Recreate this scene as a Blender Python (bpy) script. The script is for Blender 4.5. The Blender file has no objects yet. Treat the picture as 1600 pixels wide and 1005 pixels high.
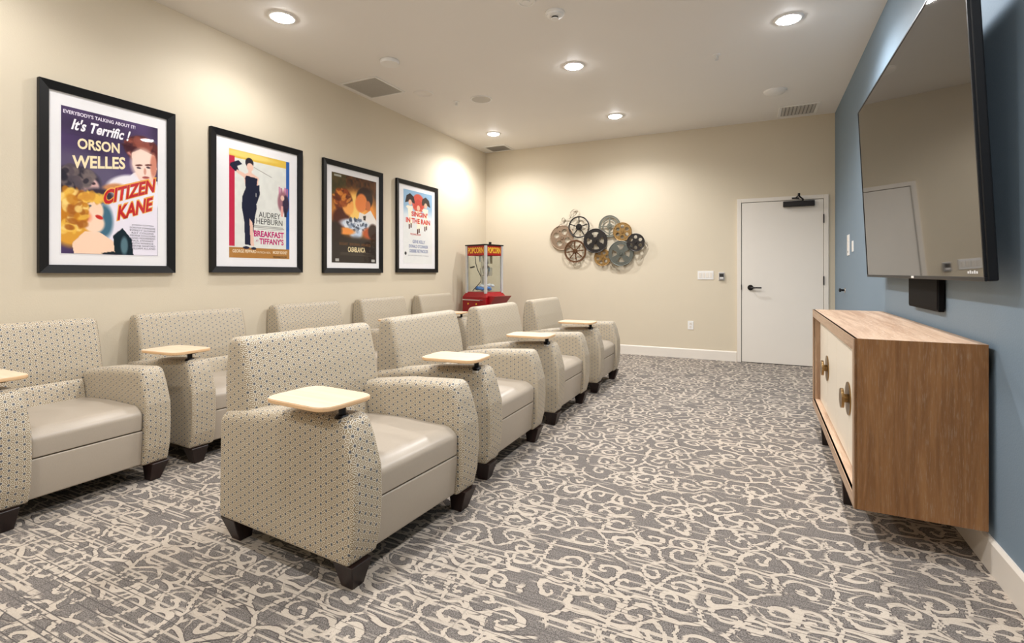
import bpy, bmesh, math, random
import numpy as np
from mathutils import Vector, Matrix
random.seed(4)
PI = math.pi
sc = bpy.context.scene
C = sc.collection
R = math.radians

# ------------------------------------------------------------ camera
THETA = math.atan(370 / 780)
cd = bpy.data.cameras.new('camera'); cam = bpy.data.objects.new('camera', cd); C.objects.link(cam)
cam.location = (0, 0, 1.2); cam.rotation_euler = (PI / 2, 0, THETA)
cd.sensor_width = 36; cd.sensor_fit = 'HORIZONTAL'; cd.lens = 780 / 1600 * 36
cd.shift_y = -76.5 / 1600; cd.clip_start = 0.02
sc.camera = cam
# ------------------------------------------------------------ world, lamps, exposure
w = bpy.data.worlds.new('world'); sc.world = w; w.use_nodes = True
w.node_tree.nodes['Background'].inputs[0].default_value = (1.0, .94, .86, 1)
w.node_tree.nodes['Background'].inputs[1].default_value = 0.0
vs = sc.view_settings
vs.view_transform = 'Standard'; vs.look = 'None'; vs.exposure = 0.2; vs.gamma = 1; vs.use_curve_mapping = False
sc.cycles.use_denoising = True
sc.cycles.max_bounces = 12; sc.cycles.diffuse_bounces = 8
sc.cycles.sample_clamp_indirect = 6
CEIL = 3.2
def zone(x, y):
    '''the four dimmer zones of the room, as a factor on SPOT_W'''
    if y > 6: return 1.75
    if y > 4: return 1.75
    return .55 if x < -3 else 1.25
LAMP_W = 125.0; SPOT_W = 50.0; LAMP_C = (.985, .985, 1.0)
LAMPS = [(-3.32, 6.38), (-1.54, 6.32), (-1.53, 4.62), (.283, 4.49), (-3.30, 2.76), (.28, 2.6),
         (-1.53, 2.7), (-3.3, .98), (-1.53, .9), (.28, .8), (-3.3, -.9), (-1.53, -.9)]


# ------------------------------------------------------------ materials
def s2l(c):
    return tuple((v / 255 / 12.92 if v / 255 <= .04045 else ((v / 255 + .055) / 1.055) ** 2.4) for v in c)


class NT:
    """small helper for writing node trees"""
    def __init__(s, name):
        s.m = bpy.data.materials.new(name); s.m.use_nodes = True
        s.t = s.m.node_tree; s.b = s.t.nodes['Principled BSDF']

    def n(s, typ, **kw):
        x = s.t.nodes.new(typ)
        for k, v in kw.items(): setattr(x, k, v)
        return x

    def put(s, sock, v):
        if isinstance(v, bpy.types.NodeSocket): s.t.links.new(v, sock)
        elif v is not None: sock.default_value = v

    def ma(s, op, a, b=None, c=None, clamp=False):
        x = s.n('ShaderNodeMath', operation=op, use_clamp=clamp)
        s.put(x.inputs[0], a); s.put(x.inputs[1], b); s.put(x.inputs[2], c)
        return x.outputs[0]

    def vm(s, op, a, b=None, out=0):
        x = s.n('ShaderNodeVectorMath', operation=op)
        s.put(x.inputs[0], a)
        if b is not None: s.put(x.inputs[1], b)
        return x.outputs[out]

    def mix(s, f, a, b):
        x = s.n('ShaderNodeMix', data_type='RGBA')
        s.put(x.inputs[0], f)
        for i, v in ((6, a), (7, b)):
            s.put(x.inputs[i], v if isinstance(v, bpy.types.NodeSocket) else (*v, 1))
        return x.outputs[2]

    def sep(s, v):
        x = s.n('ShaderNodeSeparateXYZ'); s.put(x.inputs[0], v); return x.outputs

    def comb(s, a, b, c=0.0):
        x = s.n('ShaderNodeCombineXYZ')
        for i, v in enumerate((a, b, c)): s.put(x.inputs[i], v)
        return x.outputs[0]

    def noise(s, vec, scale, detail=3, rough=.55, out=0, dist=0.0):
        x = s.n('ShaderNodeTexNoise'); s.put(x.inputs['Vector'], vec)
        x.inputs['Scale'].default_value = scale; x.inputs['Detail'].default_value = detail
        x.inputs['Roughness'].default_value = rough; x.inputs['Distortion'].default_value = dist
        return x.outputs[out]

    def smooth(s, v, a, b, lo=0.0, hi=1.0):
        x = s.n('ShaderNodeMapRange', interpolation_type='SMOOTHSTEP')
        s.put(x.inputs[0], v)
        for i, q in zip((1, 2, 3, 4), (a, b, lo, hi)): x.inputs[i].default_value = q
        return x.outputs[0]

    def bump(s, h, strength, dist=.01):
        x = s.n('ShaderNodeBump'); s.put(x.inputs['Height'], h)
        x.inputs['Strength'].default_value = strength; x.inputs['Distance'].default_value = dist
        s.t.links.new(x.outputs[0], s.b.inputs['Normal'])

    def obj(s): return s.n('ShaderNodeTexCoord').outputs['Object']
    def uv(s): return s.n('ShaderNodeTexCoord').outputs['UV']
    def col(s, v): s.put(s.b.inputs['Base Color'], v if isinstance(v, bpy.types.NodeSocket) else (*v, 1))


def plain(name, rgb, rough=.5, metal=0.0, spec=.5, var=.04, vscale=20, bump=0.0, bscale=200, lin=False):
    n = NT(name); c = rgb if lin else s2l(rgb)
    o = n.obj()
    f = n.noise(o, vscale, 3)
    n.col(n.mix(f, tuple(v * (1 - var) for v in c), tuple(min(1, v * (1 + var)) for v in c)))
    n.b.inputs['Roughness'].default_value = rough; n.b.inputs['Metallic'].default_value = metal
    n.b.inputs['Specular IOR Level'].default_value = spec
    if bump: n.bump(n.noise(o, bscale, 2), bump, .002)
    return n.m


def wallmat(name, rgb, bump=.25):
    n = NT(name); c = rgb; o = n.obj()
    f = n.noise(o, 1.5, 2)
    n.col(n.mix(f, tuple(v * .98 for v in c), tuple(v * 1.02 for v in c)))
    n.b.inputs['Roughness'].default_value = .62; n.b.inputs['Specular IOR Level'].default_value = .35
    n.bump(n.noise(o, 130, 3, .6), bump, .003)
    return n.m


def fabric_mat():
    n = NT('patterned_upholstery'); uv = n.uv()
    s = .0345; SQ = math.sqrt(3)
    x, y, _ = n.sep(uv)
    qx = n.ma('DIVIDE', x, SQ * s); qy = n.ma('DIVIDE', y, s)

    def cell(off):
        ax = n.ma('SUBTRACT', qx, off); ay = n.ma('SUBTRACT', qy, off)
        dx = n.ma('MULTIPLY', n.ma('SUBTRACT', ax, n.ma('ROUND', ax)), SQ)
        dy = n.ma('SUBTRACT', ay, n.ma('ROUND', ay))
        r = n.ma('SQRT', n.ma('ADD', n.ma('MULTIPLY', dx, dx), n.ma('MULTIPLY', dy, dy)))
        return dx, dy, r
    a = cell(0.0); b = cell(.5)
    pick = n.ma('LESS_THAN', b[2], a[2])
    def sel(i): return n.ma('ADD', n.ma('MULTIPLY', a[i], n.ma('SUBTRACT', 1.0, pick)), n.ma('MULTIPLY', b[i], pick))
    dx, dy, r = sel(0), sel(1), sel(2)
    ang = n.ma('ARCTAN2', dy, dx)
    k = n.ma('DIVIDE', ang, PI / 6)
    fr = n.ma('ABSOLUTE', n.ma('SUBTRACT', k, n.ma('ROUND', k)))     # 0 on a ray
    dist = n.ma('MULTIPLY', r, n.ma('SINE', n.ma('MULTIPLY', fr, PI / 6)))
    ray = n.smooth(dist, .022, .048, 1, 0)
    # petals' ribs: a light arc half way out
    hexd = n.ma('ABSOLUTE', n.ma('SUBTRACT', r, .47))
    rim = n.ma('MULTIPLY', n.smooth(hexd, .02, .05, 1, 0), .35)
    line = n.ma('MAXIMUM', ray, rim)
    dot = n.smooth(r, .145, .18, 1, 0)
    weave = n.noise(uv, 900, 1)
    base = n.mix(weave, s2l((112, 88, 48)), s2l((138, 112, 68)))
    c = n.mix(line, base, s2l((222, 215, 198)))
    c = n.mix(dot, c, s2l((84, 86, 92)))
    n.col(c)
    n.b.inputs['Roughness'].default_value = .55
    n.b.inputs['Sheen Weight'].default_value = .08; n.b.inputs['Sheen Roughness'].default_value = .4
    n.bump(n.ma('ADD', line, weave), .15, .001)
    return n.m


def vinyl_mat():
    n = NT('beige_vinyl'); uv = n.uv()
    st = n.vm('MULTIPLY', uv, (1.0, .08, 1.0))
    f = n.noise(st, 700, 2); g = n.noise(uv, 500, 2)
    c = n.mix(n.ma('MULTIPLY', n.ma('ADD', f, g), .5), s2l((160, 149, 134)), s2l((186, 174, 158)))
    n.col(c)
    n.b.inputs['Roughness'].default_value = .36; n.b.inputs['Specular IOR Level'].default_value = .55
    n.bump(n.ma('ADD', f, n.noise(uv, 9, 2)), .1, .002)
    return n.m


def carpet_mat():
    n = NT('scroll_carpet'); o = n.obj()
    x, y, _ = n.sep(o)
    # tuft rows run across the room; every row is shifted a little so the motifs get stepped edges
    row = n.ma('FLOOR', n.ma('DIVIDE', y, .0085))
    wn = n.n('ShaderNodeTexWhiteNoise', noise_dimensions='1D'); n.put(wn.inputs['W'], row)
    jit = n.ma('MULTIPLY', n.ma('SUBTRACT', wn.outputs[0], .5), .014)
    p0 = n.comb(n.ma('ADD', x, jit), y, 0.0)
    warp = n.vm('SCALE', n.vm('SUBTRACT', n.noise(p0, 7.0, 1, out=1), (.5, .5, .5)))
    warp.node.inputs['Scale'].default_value = .085
    p = n.vm('ADD', p0, warp)

    def scroll(vec, scale, turns, width, seed):
        v = n.vm('ADD', vec, (seed, seed * 1.7, 0))
        vo = n.n('ShaderNodeTexVoronoi', voronoi_dimensions='2D', feature='F1')
        n.put(vo.inputs['Vector'], v); vo.inputs['Scale'].default_value = scale; vo.inputs['Randomness'].default_value = .8
        ve = n.n('ShaderNodeTexVoronoi', voronoi_dimensions='2D', feature='DISTANCE_TO_EDGE')
        n.put(ve.inputs['Vector'], v); ve.inputs['Scale'].default_value = scale; ve.inputs['Randomness'].default_value = .8
        d = n.vm('SUBTRACT', v, vo.outputs['Position'])
        dx, dy, _ = n.sep(d)
        r = n.ma('MULTIPLY', n.vm('LENGTH', d, out=1), scale)
        rnd = n.sep(vo.outputs['Color'])
        sgn = n.ma('SUBTRACT', n.ma('MULTIPLY', n.ma('GREATER_THAN', rnd[0], .5), 2.0), 1.0)
        ang = n.ma('MULTIPLY', n.ma('ARCTAN2', dy, dx), sgn)
        ph = n.ma('ADD', n.ma('ADD', ang, n.ma('MULTIPLY', rnd[1], 6.28)), n.ma('MULTIPLY', r, turns * 2 * PI))
        cs = n.ma('COSINE', ph)
        sp = n.smooth(cs, width - .08, width + .08)
        inner = n.smooth(r, .44, .50, 1, 0)
        sp = n.ma('MULTIPLY', sp, inner)
        edge = n.smooth(ve.outputs[0], .046, .066, 1, 0)
        # open the edge band here and there
        gap = n.smooth(n.noise(v, scale * .9, 1), .36, .42)
        edge = n.ma('MULTIPLY', edge, gap)
        edge2 = n.smooth(ve.outputs[0], .072, .092, 1, 0)
        rim = n.ma('MAXIMUM', n.ma('MULTIPLY', n.smooth(cs, width - .34, width - .2), n.smooth(r, .45, .51, 1, 0)), n.ma('MULTIPLY', edge2, gap))
        return n.ma('MAXIMUM', sp, edge), rim
    c1, r1 = scroll(p, 6.6, 2.6, .50, 0.0)
    cream = c1; rim = r1
    # long pale streaks along the tuft rows, denser towards the near left
    sv = n.comb(n.ma('MULTIPLY', x, 1.4), n.ma('MULTIPLY', row, .47), 3.0)
    near = n.smooth(n.ma('ADD', y, n.ma('MULTIPLY', x, .35)), .6, 3.6, 1, 0)
    st = n.noise(sv, 2.2, 2)
    stm = n.smooth(n.ma('ADD', st, n.ma('MULTIPLY', near, .10)), .64, .69)
    cream = n.ma('MAXIMUM', cream, n.ma('MULTIPLY', stm, .9))
    # thin dark grooves between rows, only some of them
    fy = n.ma('FRACT', n.ma('DIVIDE', y, .017))
    gr = n.smooth(n.ma('ABSOLUTE', n.ma('SUBTRACT', fy, .5)), .08, .16, 1, 0)
    grn = n.smooth(n.noise(n.comb(n.ma('MULTIPLY', x, 2.0), n.ma('MULTIPLY', y, 55.0), 0.0), 1.0, 1), .5, .62)
    gr = n.ma('MULTIPLY', n.ma('MULTIPLY', gr, grn), n.ma('ADD', .55, n.ma('MULTIPLY', near, .40)))
    fx = n.ma('FRACT', n.ma('DIVIDE', x, .055))
    gx = n.smooth(n.ma('ABSOLUTE', n.ma('SUBTRACT', fx, .5)), .04, .08, 1, 0)
    gx = n.ma('MULTIPLY', n.ma('MULTIPLY', gx, n.smooth(n.noise(n.comb(n.ma('MULTIPLY', x, 18.0), n.ma('MULTIPLY', y, 1.5), 2.0), 1.0, 1), .5, .6)),
              n.smooth(n.ma('ADD', x, n.ma('MULTIPLY', y, .4)), -1.0, .2, .7, 0))
    tuft = n.smooth(n.noise(p0, 210, 3, .75), .3, .7)
    tone = n.noise(o, 2.6, 2)
    grey = n.mix(tuft, s2l((70, 66, 63)), s2l((158, 150, 143)))
    pale = n.mix(n.ma('ADD', n.ma('MULTIPLY', tuft, .5), n.ma('MULTIPLY', tone, .5)), s2l((180, 166, 149)), s2l((214, 203, 189)))
    dark = s2l((84, 77, 75))
    c = n.mix(n.ma('MULTIPLY', rim, .9), grey, dark)
    c = n.mix(cream, c, pale)
    c = n.mix(n.ma('MAXIMUM', gr, gx), c, s2l((96, 91, 88)))
    n.col(c)
    n.b.inputs['Roughness'].default_value = .95; n.b.inputs['Specular IOR Level'].default_value = .15
    n.bump(n.ma('ADD', n.ma('MULTIPLY', cream, .6), tuft), .5, .004)
    return n.m


def wood_mat(name, dark, light, axis='Z', pale=(190, 172, 150), amount=.5, scale=1.0):
    n = NT(name); o = n.obj()
    sq = {'X': (.06, 1, 1), 'Y': (1, .06, 1), 'Z': (1, 1, .06)}[axis]
    v = n.vm('MULTIPLY', o, sq)
    big = n.noise(v, 22 * scale, 3, .6, dist=1.2)
    fine = n.noise(v, 260 * scale, 3, .7)
    c = n.mix(n.smooth(big, .3, .7), s2l(dark), s2l(light))
    pores = n.ma('MULTIPLY', n.smooth(fine, .52, .68), amount)
    patch = n.smooth(n.noise(v, 11, 2), .35, .75, .35, 1)
    c = n.mix(n.ma('MULTIPLY', pores, patch), c, s2l(pale))
    n.col(c)
    n.b.inputs['Roughness'].default_value = .42
    n.bump(fine, .12, .001)
    return n.m


def metal(name, rgb, rough=.35): return plain(name, rgb, rough, 1.0, var=.12, vscale=60)


def emit_mat(name, col, strength):
    n = NT(name)
    n.b.inputs['Base Color'].default_value = (.9, .9, .9, 1)
    n.b.inputs['Emission Color'].default_value = (*col, 1); n.b.inputs['Emission Strength'].default_value = strength
    return n.m


def glass_mat(name, tint=(1, 1, 1), alpha=.12, rough=.02):
    n = NT(name)
    tr = n.n('ShaderNodeBsdfTransparent'); tr.inputs[0].default_value = (*tint, 1)
    gl = n.n('ShaderNodeBsdfGlossy'); gl.inputs['Roughness'].default_value = rough
    fr = n.n('ShaderNodeFresnel'); fr.inputs[0].default_value = 1.45
    mx = n.n('ShaderNodeMixShader')
    geo = n.n('ShaderNodeNewGeometry')
    f = n.ma('MULTIPLY', n.ma('ADD', n.ma('MULTIPLY', fr.outputs[0], .9), alpha, clamp=True), n.ma('SUBTRACT', 1.0, geo.outputs['Backfacing']))
    n.put(mx.inputs[0], f); n.t.links.new(tr.outputs[0], mx.inputs[1]); n.t.links.new(gl.outputs[0], mx.inputs[2])
    n.t.links.new(mx.outputs[0], n.t.nodes['Material Output'].inputs[0])
    return n.m


def vcol_mat(name):
    n = NT(name)
    a = n.n('ShaderNodeVertexColor'); a.layer_name = 'print'
    n.put(n.b.inputs['Base Color'], a.outputs[0]); n.b.inputs['Roughness'].default_value = .7
    n.b.inputs['Specular IOR Level'].default_value = .1
    return n.m


M = dict(
    beige=wallmat('beige_paint', (.64, .56, .425)),
    blue=wallmat('blue_paint', (.185, .25, .31)),
    ceil=wallmat('ceiling_paint', (.80, .77, .73), .12),
    trim=plain('white_trim_paint', (226, 218, 206), .4, var=.01),
    door=plain('door_paint', (226, 219, 208), .5, var=.015, vscale=4),
    carpet=carpet_mat(), fabric=fabric_mat(), vinyl=vinyl_mat(),
    leg=wood_mat('espresso_wood', (22, 10, 8), (40, 19, 15), pale=(52, 30, 24), amount=.3),
    maple=wood_mat('maple_laminate', (216, 190, 160), (228, 205, 178), 'X', pale=(234, 214, 190), amount=.3),
    maple_edge=plain('maple_edge', (222, 184, 140), .45),
    black=plain('black_plastic', (15, 15, 18), .42, spec=.3),
    frame=plain('black_frame', (16, 15, 15), .45, spec=.25),
    mat=plain('mat_board', (238, 236, 236), .8, var=.01),
    steel=plain('brushed_aluminium', (206, 206, 206), .35, .3),
    chrome=metal('chrome', (215, 215, 215), .12),
    dbronze=plain('dark_bronze', (36, 31, 29), .35, .6),
    bronze=metal('antique_brass', (150, 122, 82), .3),
    wood=wood_mat('limed_oak_side', (120, 80, 44), (148, 104, 62), 'Z', pale=(176, 160, 138), amount=.5),  # the credenza oak with shade put into the colour
    woodtop=wood_mat('limed_oak_top', (176, 142, 114), (208, 178, 150), 'X', pale=(236, 222, 206), amount=.7),  # same oak lightened, light from above put into the colour
    woodfront=wood_mat('limed_oak_frame', (150, 118, 92), (184, 154, 126), 'X', pale=(212, 192, 168), amount=.6),  # frame and stile: same oak, toned between the lit and shaded copies
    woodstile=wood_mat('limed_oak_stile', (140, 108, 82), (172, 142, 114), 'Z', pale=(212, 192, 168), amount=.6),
    cream=plain('cream_lacquer', (232, 222, 204), .35, var=.01),
    white=plain('white_plastic', (232, 230, 226), .4, var=.01),
    greyp=plain('grey_plastic', (150, 146, 142), .4),
    grille=plain('grey_grille', (196, 192, 184), .6),
    dark=plain('dark_inside', (40, 38, 36), .8),
    red=plain('red_enamel', (150, 14, 24), .3, var=.05),
    redsign=plain('red_sign', (170, 18, 22), .4),
    yellow=plain('yellow_print', (246, 196, 60), .5),
    bluebag=plain('blue_bag', (60, 130, 210), .35),
    popwhite=plain('white_paper', (225, 228, 232), .6),
    glass=glass_mat('clear_glass', (.96, .98, .97), .04),
    pglass=glass_mat('picture_glass', (1, 1, 1), .0),
    print=vcol_mat('poster_print'),
    lens=emit_mat('lamp_lens', LAMP_C, LAMP_W),
)
n = NT('tv_screen'); n.col((.012, .011, .010)); n.b.inputs['Roughness'].default_value = .03
n.b.inputs['Specular IOR Level'].default_value = 1.0; n.b.inputs['IOR'].default_value = 1.6
n.b.inputs['Specular Tint'].default_value = (1.0, .93, .82, 1); n.b.inputs['Coat Weight'].default_value = .12; n.b.inputs['Coat Roughness'].default_value = .03
M['screen'] = n.m


# ------------------------------------------------------------ mesh helpers
def link(name, me, m, parent=None):
    o = bpy.data.objects.new(name, me); C.objects.link(o)
    for q in (m if isinstance(m, (list, tuple)) else [m]): me.materials.append(M[q] if isinstance(q, str) else q)
    if parent is not None: o.parent = parent
    return o


def obj(name, bm, m, parent=None, smooth=None, uv=False):
    bmesh.ops.recalc_face_normals(bm, faces=bm.faces[:])
    if uv:
        L = bm.loops.layers.uv.new('UVMap')
        for f in bm.faces:
            nx, ny, nz = (abs(v) for v in f.normal)
            for l in f.loops:
                c = l.vert.co
                if nx >= ny and nx >= nz: l[L].uv = (c.y, c.z)
                elif ny >= nz: l[L].uv = (c.x, c.z)
                else: l[L].uv = (c.y, c.x)
    me = bpy.data.meshes.new(name); bm.to_mesh(me); bm.free()
    if smooth is not None:
        me.shade_smooth(); me.set_sharp_from_angle(angle=R(smooth))
    return link(name, me, m, parent)


def thing(name, label, cat, loc=(0, 0, 0), rz=0.0, group=None, rx=0.0):
    o = bpy.data.objects.new(name, None); C.objects.link(o)
    o.location = loc; o.rotation_euler = (rx, 0, rz); o.empty_display_size = .1
    o['label'] = label; o['category'] = cat
    if group: o['group'] = group
    return o


def tag(o, label, cat, group=None):
    o['label'] = label; o['category'] = cat
    if group: o['group'] = group
    return o


def box(bm, x0, x1, y0, y1, z0, z1, bev=0.0, seg=2):
    r = bmesh.ops.create_cube(bm, size=1)
    vs = r['verts']
    for v in vs:
        v.co = Vector(((x0 + x1) / 2 + v.co.x * (x1 - x0), (y0 + y1) / 2 + v.co.y * (y1 - y0), (z0 + z1) / 2 + v.co.z * (z1 - z0)))
    if bev:
        es = list({e for v in vs for e in v.link_edges})
        bmesh.ops.bevel(bm, geom=es, offset=bev, segments=seg, affect='EDGES', profile=.5)
    return bm


def B(*a, **k): return box(bmesh.new(), *a, **k)


def cyl(bm, r, h, mat=Matrix(), r2=None, seg=24):
    bmesh.ops.create_cone(bm, cap_ends=True, segments=seg, radius1=r, radius2=r if r2 is None else r2, depth=h, matrix=mat)
    return bm


def lathe(bm, prof, mat=Matrix(), seg=28):
    rings = []
    for r, z in prof:
        if r < 1e-6: rings.append([bm.verts.new(mat @ Vector((0, 0, z)))]); continue
        rings.append([bm.verts.new(mat @ Vector((r * math.cos(2 * PI * i / seg), r * math.sin(2 * PI * i / seg), z))) for i in range(seg)])
    for a, b in zip(rings, rings[1:]):
        for i in range(seg):
            j = (i + 1) % seg
            if len(a) == 1 and len(b) == 1: continue
            if len(a) == 1: bm.faces.new((a[0], b[i], b[j]))
            elif len(b) == 1: bm.faces.new((a[i], a[j], b[0]))
            else: bm.faces.new((a[i], a[j], b[j], b[i]))
    return bm


def tube(bm, pts, r, seg=8, closed=False, flat=1.0):
    pts = [Vector(p) for p in pts]; rings = []; up = Vector((0, 0, 1)); n = len(pts)
    for i, p in enumerate(pts):
        t = (pts[(i + 1) % n] - pts[i - 1]) if closed else (pts[min(i + 1, n - 1)] - pts[max(i - 1, 0)])
        t.normalize()
        a = t.cross(up)
        if a.length < .05: a = t.cross(Vector((1, 0, 0)))
        a.normalize(); b = t.cross(a)
        rings.append([bm.verts.new(p + a * r * math.cos(2 * PI * k / seg) + b * r * flat * math.sin(2 * PI * k / seg)) for k in range(seg)])
    m = n if closed else n - 1
    for i in range(m):
        A, Bq = rings[i], rings[(i + 1) % n]
        for k in range(seg): bm.faces.new((A[k], A[(k + 1) % seg], Bq[(k + 1) % seg], Bq[k]))
    if not closed: bm.faces.new(rings[0]); bm.faces.new(rings[-1][::-1])
    return bm


def pillow(bm, prof, rad, w0, w1, seg=4, bulge=0.0):
    """profile in (x,z) carried from y=w0 to y=w1; every profile point has its own edge radius. bulge domes the two side faces"""
    n = len(prof); P = [Vector((a, b)) for a, b in prof]
    area = sum(P[i].x * P[(i + 1) % n].y - P[(i + 1) % n].x * P[i].y for i in range(n))
    s = 1 if area > 0 else -1
    N = []
    for i in range(n):
        e1 = (P[i] - P[i - 1]).normalized(); e2 = (P[(i + 1) % n] - P[i]).normalized()
        a = Vector((-e1.y, e1.x)) * s; b = Vector((-e2.y, e2.x)) * s
        m = (a + b); m.normalize(); m /= max(.6, m.dot(a)); N.append(m)
    def ring(side, th):
        out = []
        for i in range(n):
            r = rad[i]; q = P[i] + N[i] * r * (1 - math.cos(th)); d = r * (1 - math.sin(th))
            out.append(bm.verts.new((q.x, (w0 + d) if side < 0 else (w1 - d), q.y)))
        return out
    rings = [ring(-1, PI / 2 * k / seg) for k in range(seg, -1, -1)] + [ring(1, PI / 2 * k / seg) for k in range(seg + 1)]
    for A, Bq in zip(rings, rings[1:]):
        for i in range(n): bm.faces.new((A[i], A[(i + 1) % n], Bq[(i + 1) % n], Bq[i]))
    for A, sg in ((rings[0], -1), (rings[-1], 1)):
        cen = sum((v.co for v in A), Vector()) / n
        inner = [bm.verts.new(v.co.lerp(cen, .12) + Vector((0, sg * bulge * .6, 0))) for v in A]
        for i in range(n): bm.faces.new((A[i], A[(i + 1) % n], inner[(i + 1) % n], inner[i]))
        c = bm.verts.new(cen + Vector((0, sg * bulge, 0)))
        for i in range(n): bm.faces.new((inner[i], inner[(i + 1) % n], c))
    return bm


def rounded(pts, rads, seg=5):
    """polygon with rounded corners"""
    out = []; n = len(pts)
    for i in range(n):
        p = Vector(pts[i]); a = Vector(pts[i - 1]); b = Vector(pts[(i + 1) % n]); r = rads[i]
        if r <= 0: out.append(tuple(p)); continue
        d1 = (a - p).normalized(); d2 = (b - p).normalized()
        ang = d1.angle(d2); t = min(r / math.tan(ang / 2), .48 * (a - p).length, .48 * (b - p).length)
        s, e = p + d1 * t, p + d2 * t
        for k in range(seg + 1):
            u = k / seg; out.append(tuple(s * (1 - u) ** 2 + p * 2 * u * (1 - u) + e * u * u))
    return out


def prism(bm, poly, z0, z1, bev=0.0):
    """polygon in xy, from z0 to z1"""
    vs = [bm.verts.new((x, y, z0)) for x, y in poly]
    f = bm.faces.new(vs)
    r = bmesh.ops.extrude_face_region(bm, geom=[f])
    top = [v for v in r['geom'] if isinstance(v, bmesh.types.BMVert)]
    bmesh.ops.translate(bm, verts=top, vec=(0, 0, z1 - z0))
    if bev:
        ts = set(top); bs = set(vs)
        es = [e for e in bm.edges if (e.verts[0] in ts and e.verts[1] in ts) or (e.verts[0] in bs and e.verts[1] in bs)]
        bmesh.ops.bevel(bm, geom=es, offset=bev, segments=2, affect='EDGES')
    return bm


def text(name, s, x0, x1, z0, z1, y, m, parent, slant=0.0, skew=0.0, bold=0.0, label=None, depth=0.0):
    """flat lettering filling the box x0..x1, z0..z1 on the plane y=const, readable from -y"""
    cu = bpy.data.curves.new('t', 'FONT'); cu.body = s; cu.offset = bold; cu.resolution_u = 3
    o = bpy.data.objects.new('t', cu); C.objects.link(o)
    dg = bpy.context.evaluated_depsgraph_get()
    me = bpy.data.meshes.new_from_object(o.evaluated_get(dg))
    bpy.data.objects.remove(o); bpy.data.curves.remove(cu)
    co = np.array([v.co[:] for v in me.vertices]); a = co.min(0); b = co.max(0)
    for v in me.vertices:
        u = (v.co.x - a[0]) / (b[0] - a[0]); t = (v.co.y - a[1]) / max(1e-6, b[1] - a[1])
        x = x0 + u * (x1 - x0) + skew * t * (z1 - z0)
        v.co = (x, y, z0 + t * (z1 - z0) + slant * (x - x0))
    me.name = name
    o = link(name, me, m, parent)
    if label: o['label'] = label
    return o


def dup(root):
    r = root.copy(); C.objects.link(r)
    for ch in list(root.children):
        c = ch.copy(); C.objects.link(c); c.parent = r
        for g in list(ch.children):
            d = g.copy(); C.objects.link(d); d.parent = c
    return r


def struct(name, bm, m, parent=None, **k):
    o = obj(name, bm, m, parent, **k)
    if parent is None: o['kind'] = 'structure'
    return o


# ------------------------------------------------------------ the room
YB = 7.38; YR = -2.0
def XL(y): return -3.985 + .006 * (YB - y)
def XR(y): return .976 - .019 * (YB - y)
AL = PI / 2 + math.atan(.006)      # things on the left wall: local x runs away from the camera, -y faces the room
AR = -PI / 2 - math.atan(.019)
T = .12


def quad_prism(pts, z0, z1): return prism(bmesh.new(), pts, z0, z1)


struct('floor', quad_prism([(XL(YR) - T, YR - T), (XR(YR) + T, YR - T), (XR(YB) + T, YB + T), (XL(YB) - T, YB + T)], -.1, 0), 'carpet')
struct('ceiling', quad_prism([(XL(YR) - T, YR - T), (XR(YR) + T, YR - T), (XR(YB) + T, YB + T), (XL(YB) - T, YB + T)], CEIL, CEIL + .1), 'ceil')
struct('wall_left', quad_prism([(XL(YR - T) - T, YR - T), (XL(YR - T), YR - T), (XL(YB + T), YB + T), (XL(YB + T) - T, YB + T)], 0, CEIL), 'beige')
struct('wall_right', quad_prism([(XR(YR - T), YR - T), (XR(YR - T) + T, YR - T), (XR(YB + T) + T, YB + T), (XR(YB + T), YB + T)], 0, CEIL), 'blue')
struct('wall_back', quad_prism([(XL(YB), YB), (XR(YB), YB), (XR(YB), YB + T), (XL(YB), YB + T)], 0, CEIL), 'beige')
struct('wall_front', quad_prism([(XL(YR), YR - T), (XR(YR), YR - T), (XR(YR), YR), (XL(YR), YR)], 0, CEIL), 'beige')
DX0, DX1, DH = -.088, .85, 2.13     # door leaf
def baseb(name, p0, p1, nrm):
    """baseboard from p0 to p1 with a small eased top"""
    bm = bmesh.new(); H, t = .135, .016
    prof = [(0, 0), (t, 0), (t, H - .012), (t * .45, H), (0, H)]
    a = Vector((*p0, 0)); b = Vector((*p1, 0)); nn = Vector((*nrm, 0))
    r = [[bm.verts.new(p + nn * u + Vector((0, 0, z))) for u, z in prof] for p in (a, b)]
    for i in range(5): bm.faces.new((r[0][i], r[0][(i + 1) % 5], r[1][(i + 1) % 5], r[1][i]))
    bm.faces.new(r[0]); bm.faces.new(r[1][::-1])
    return struct(name, bm, 'trim')
baseb('baseboard_back', (XL(YB), YB), (DX0 - .06, YB), (0, -1))
baseb('baseboard_left', (XL(YR), YR), (XL(YB), YB), (1, 0))
baseb('baseboard_right', (XR(YR), YR), (XR(YB), YB), (-1, 0))
baseb('baseboard_corner', (DX1 + .06, YB), (XR(YB), YB), (0, -1))
baseb('baseboard_front', (XL(YR), YR), (XR(YR), YR), (0, 1))

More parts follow.
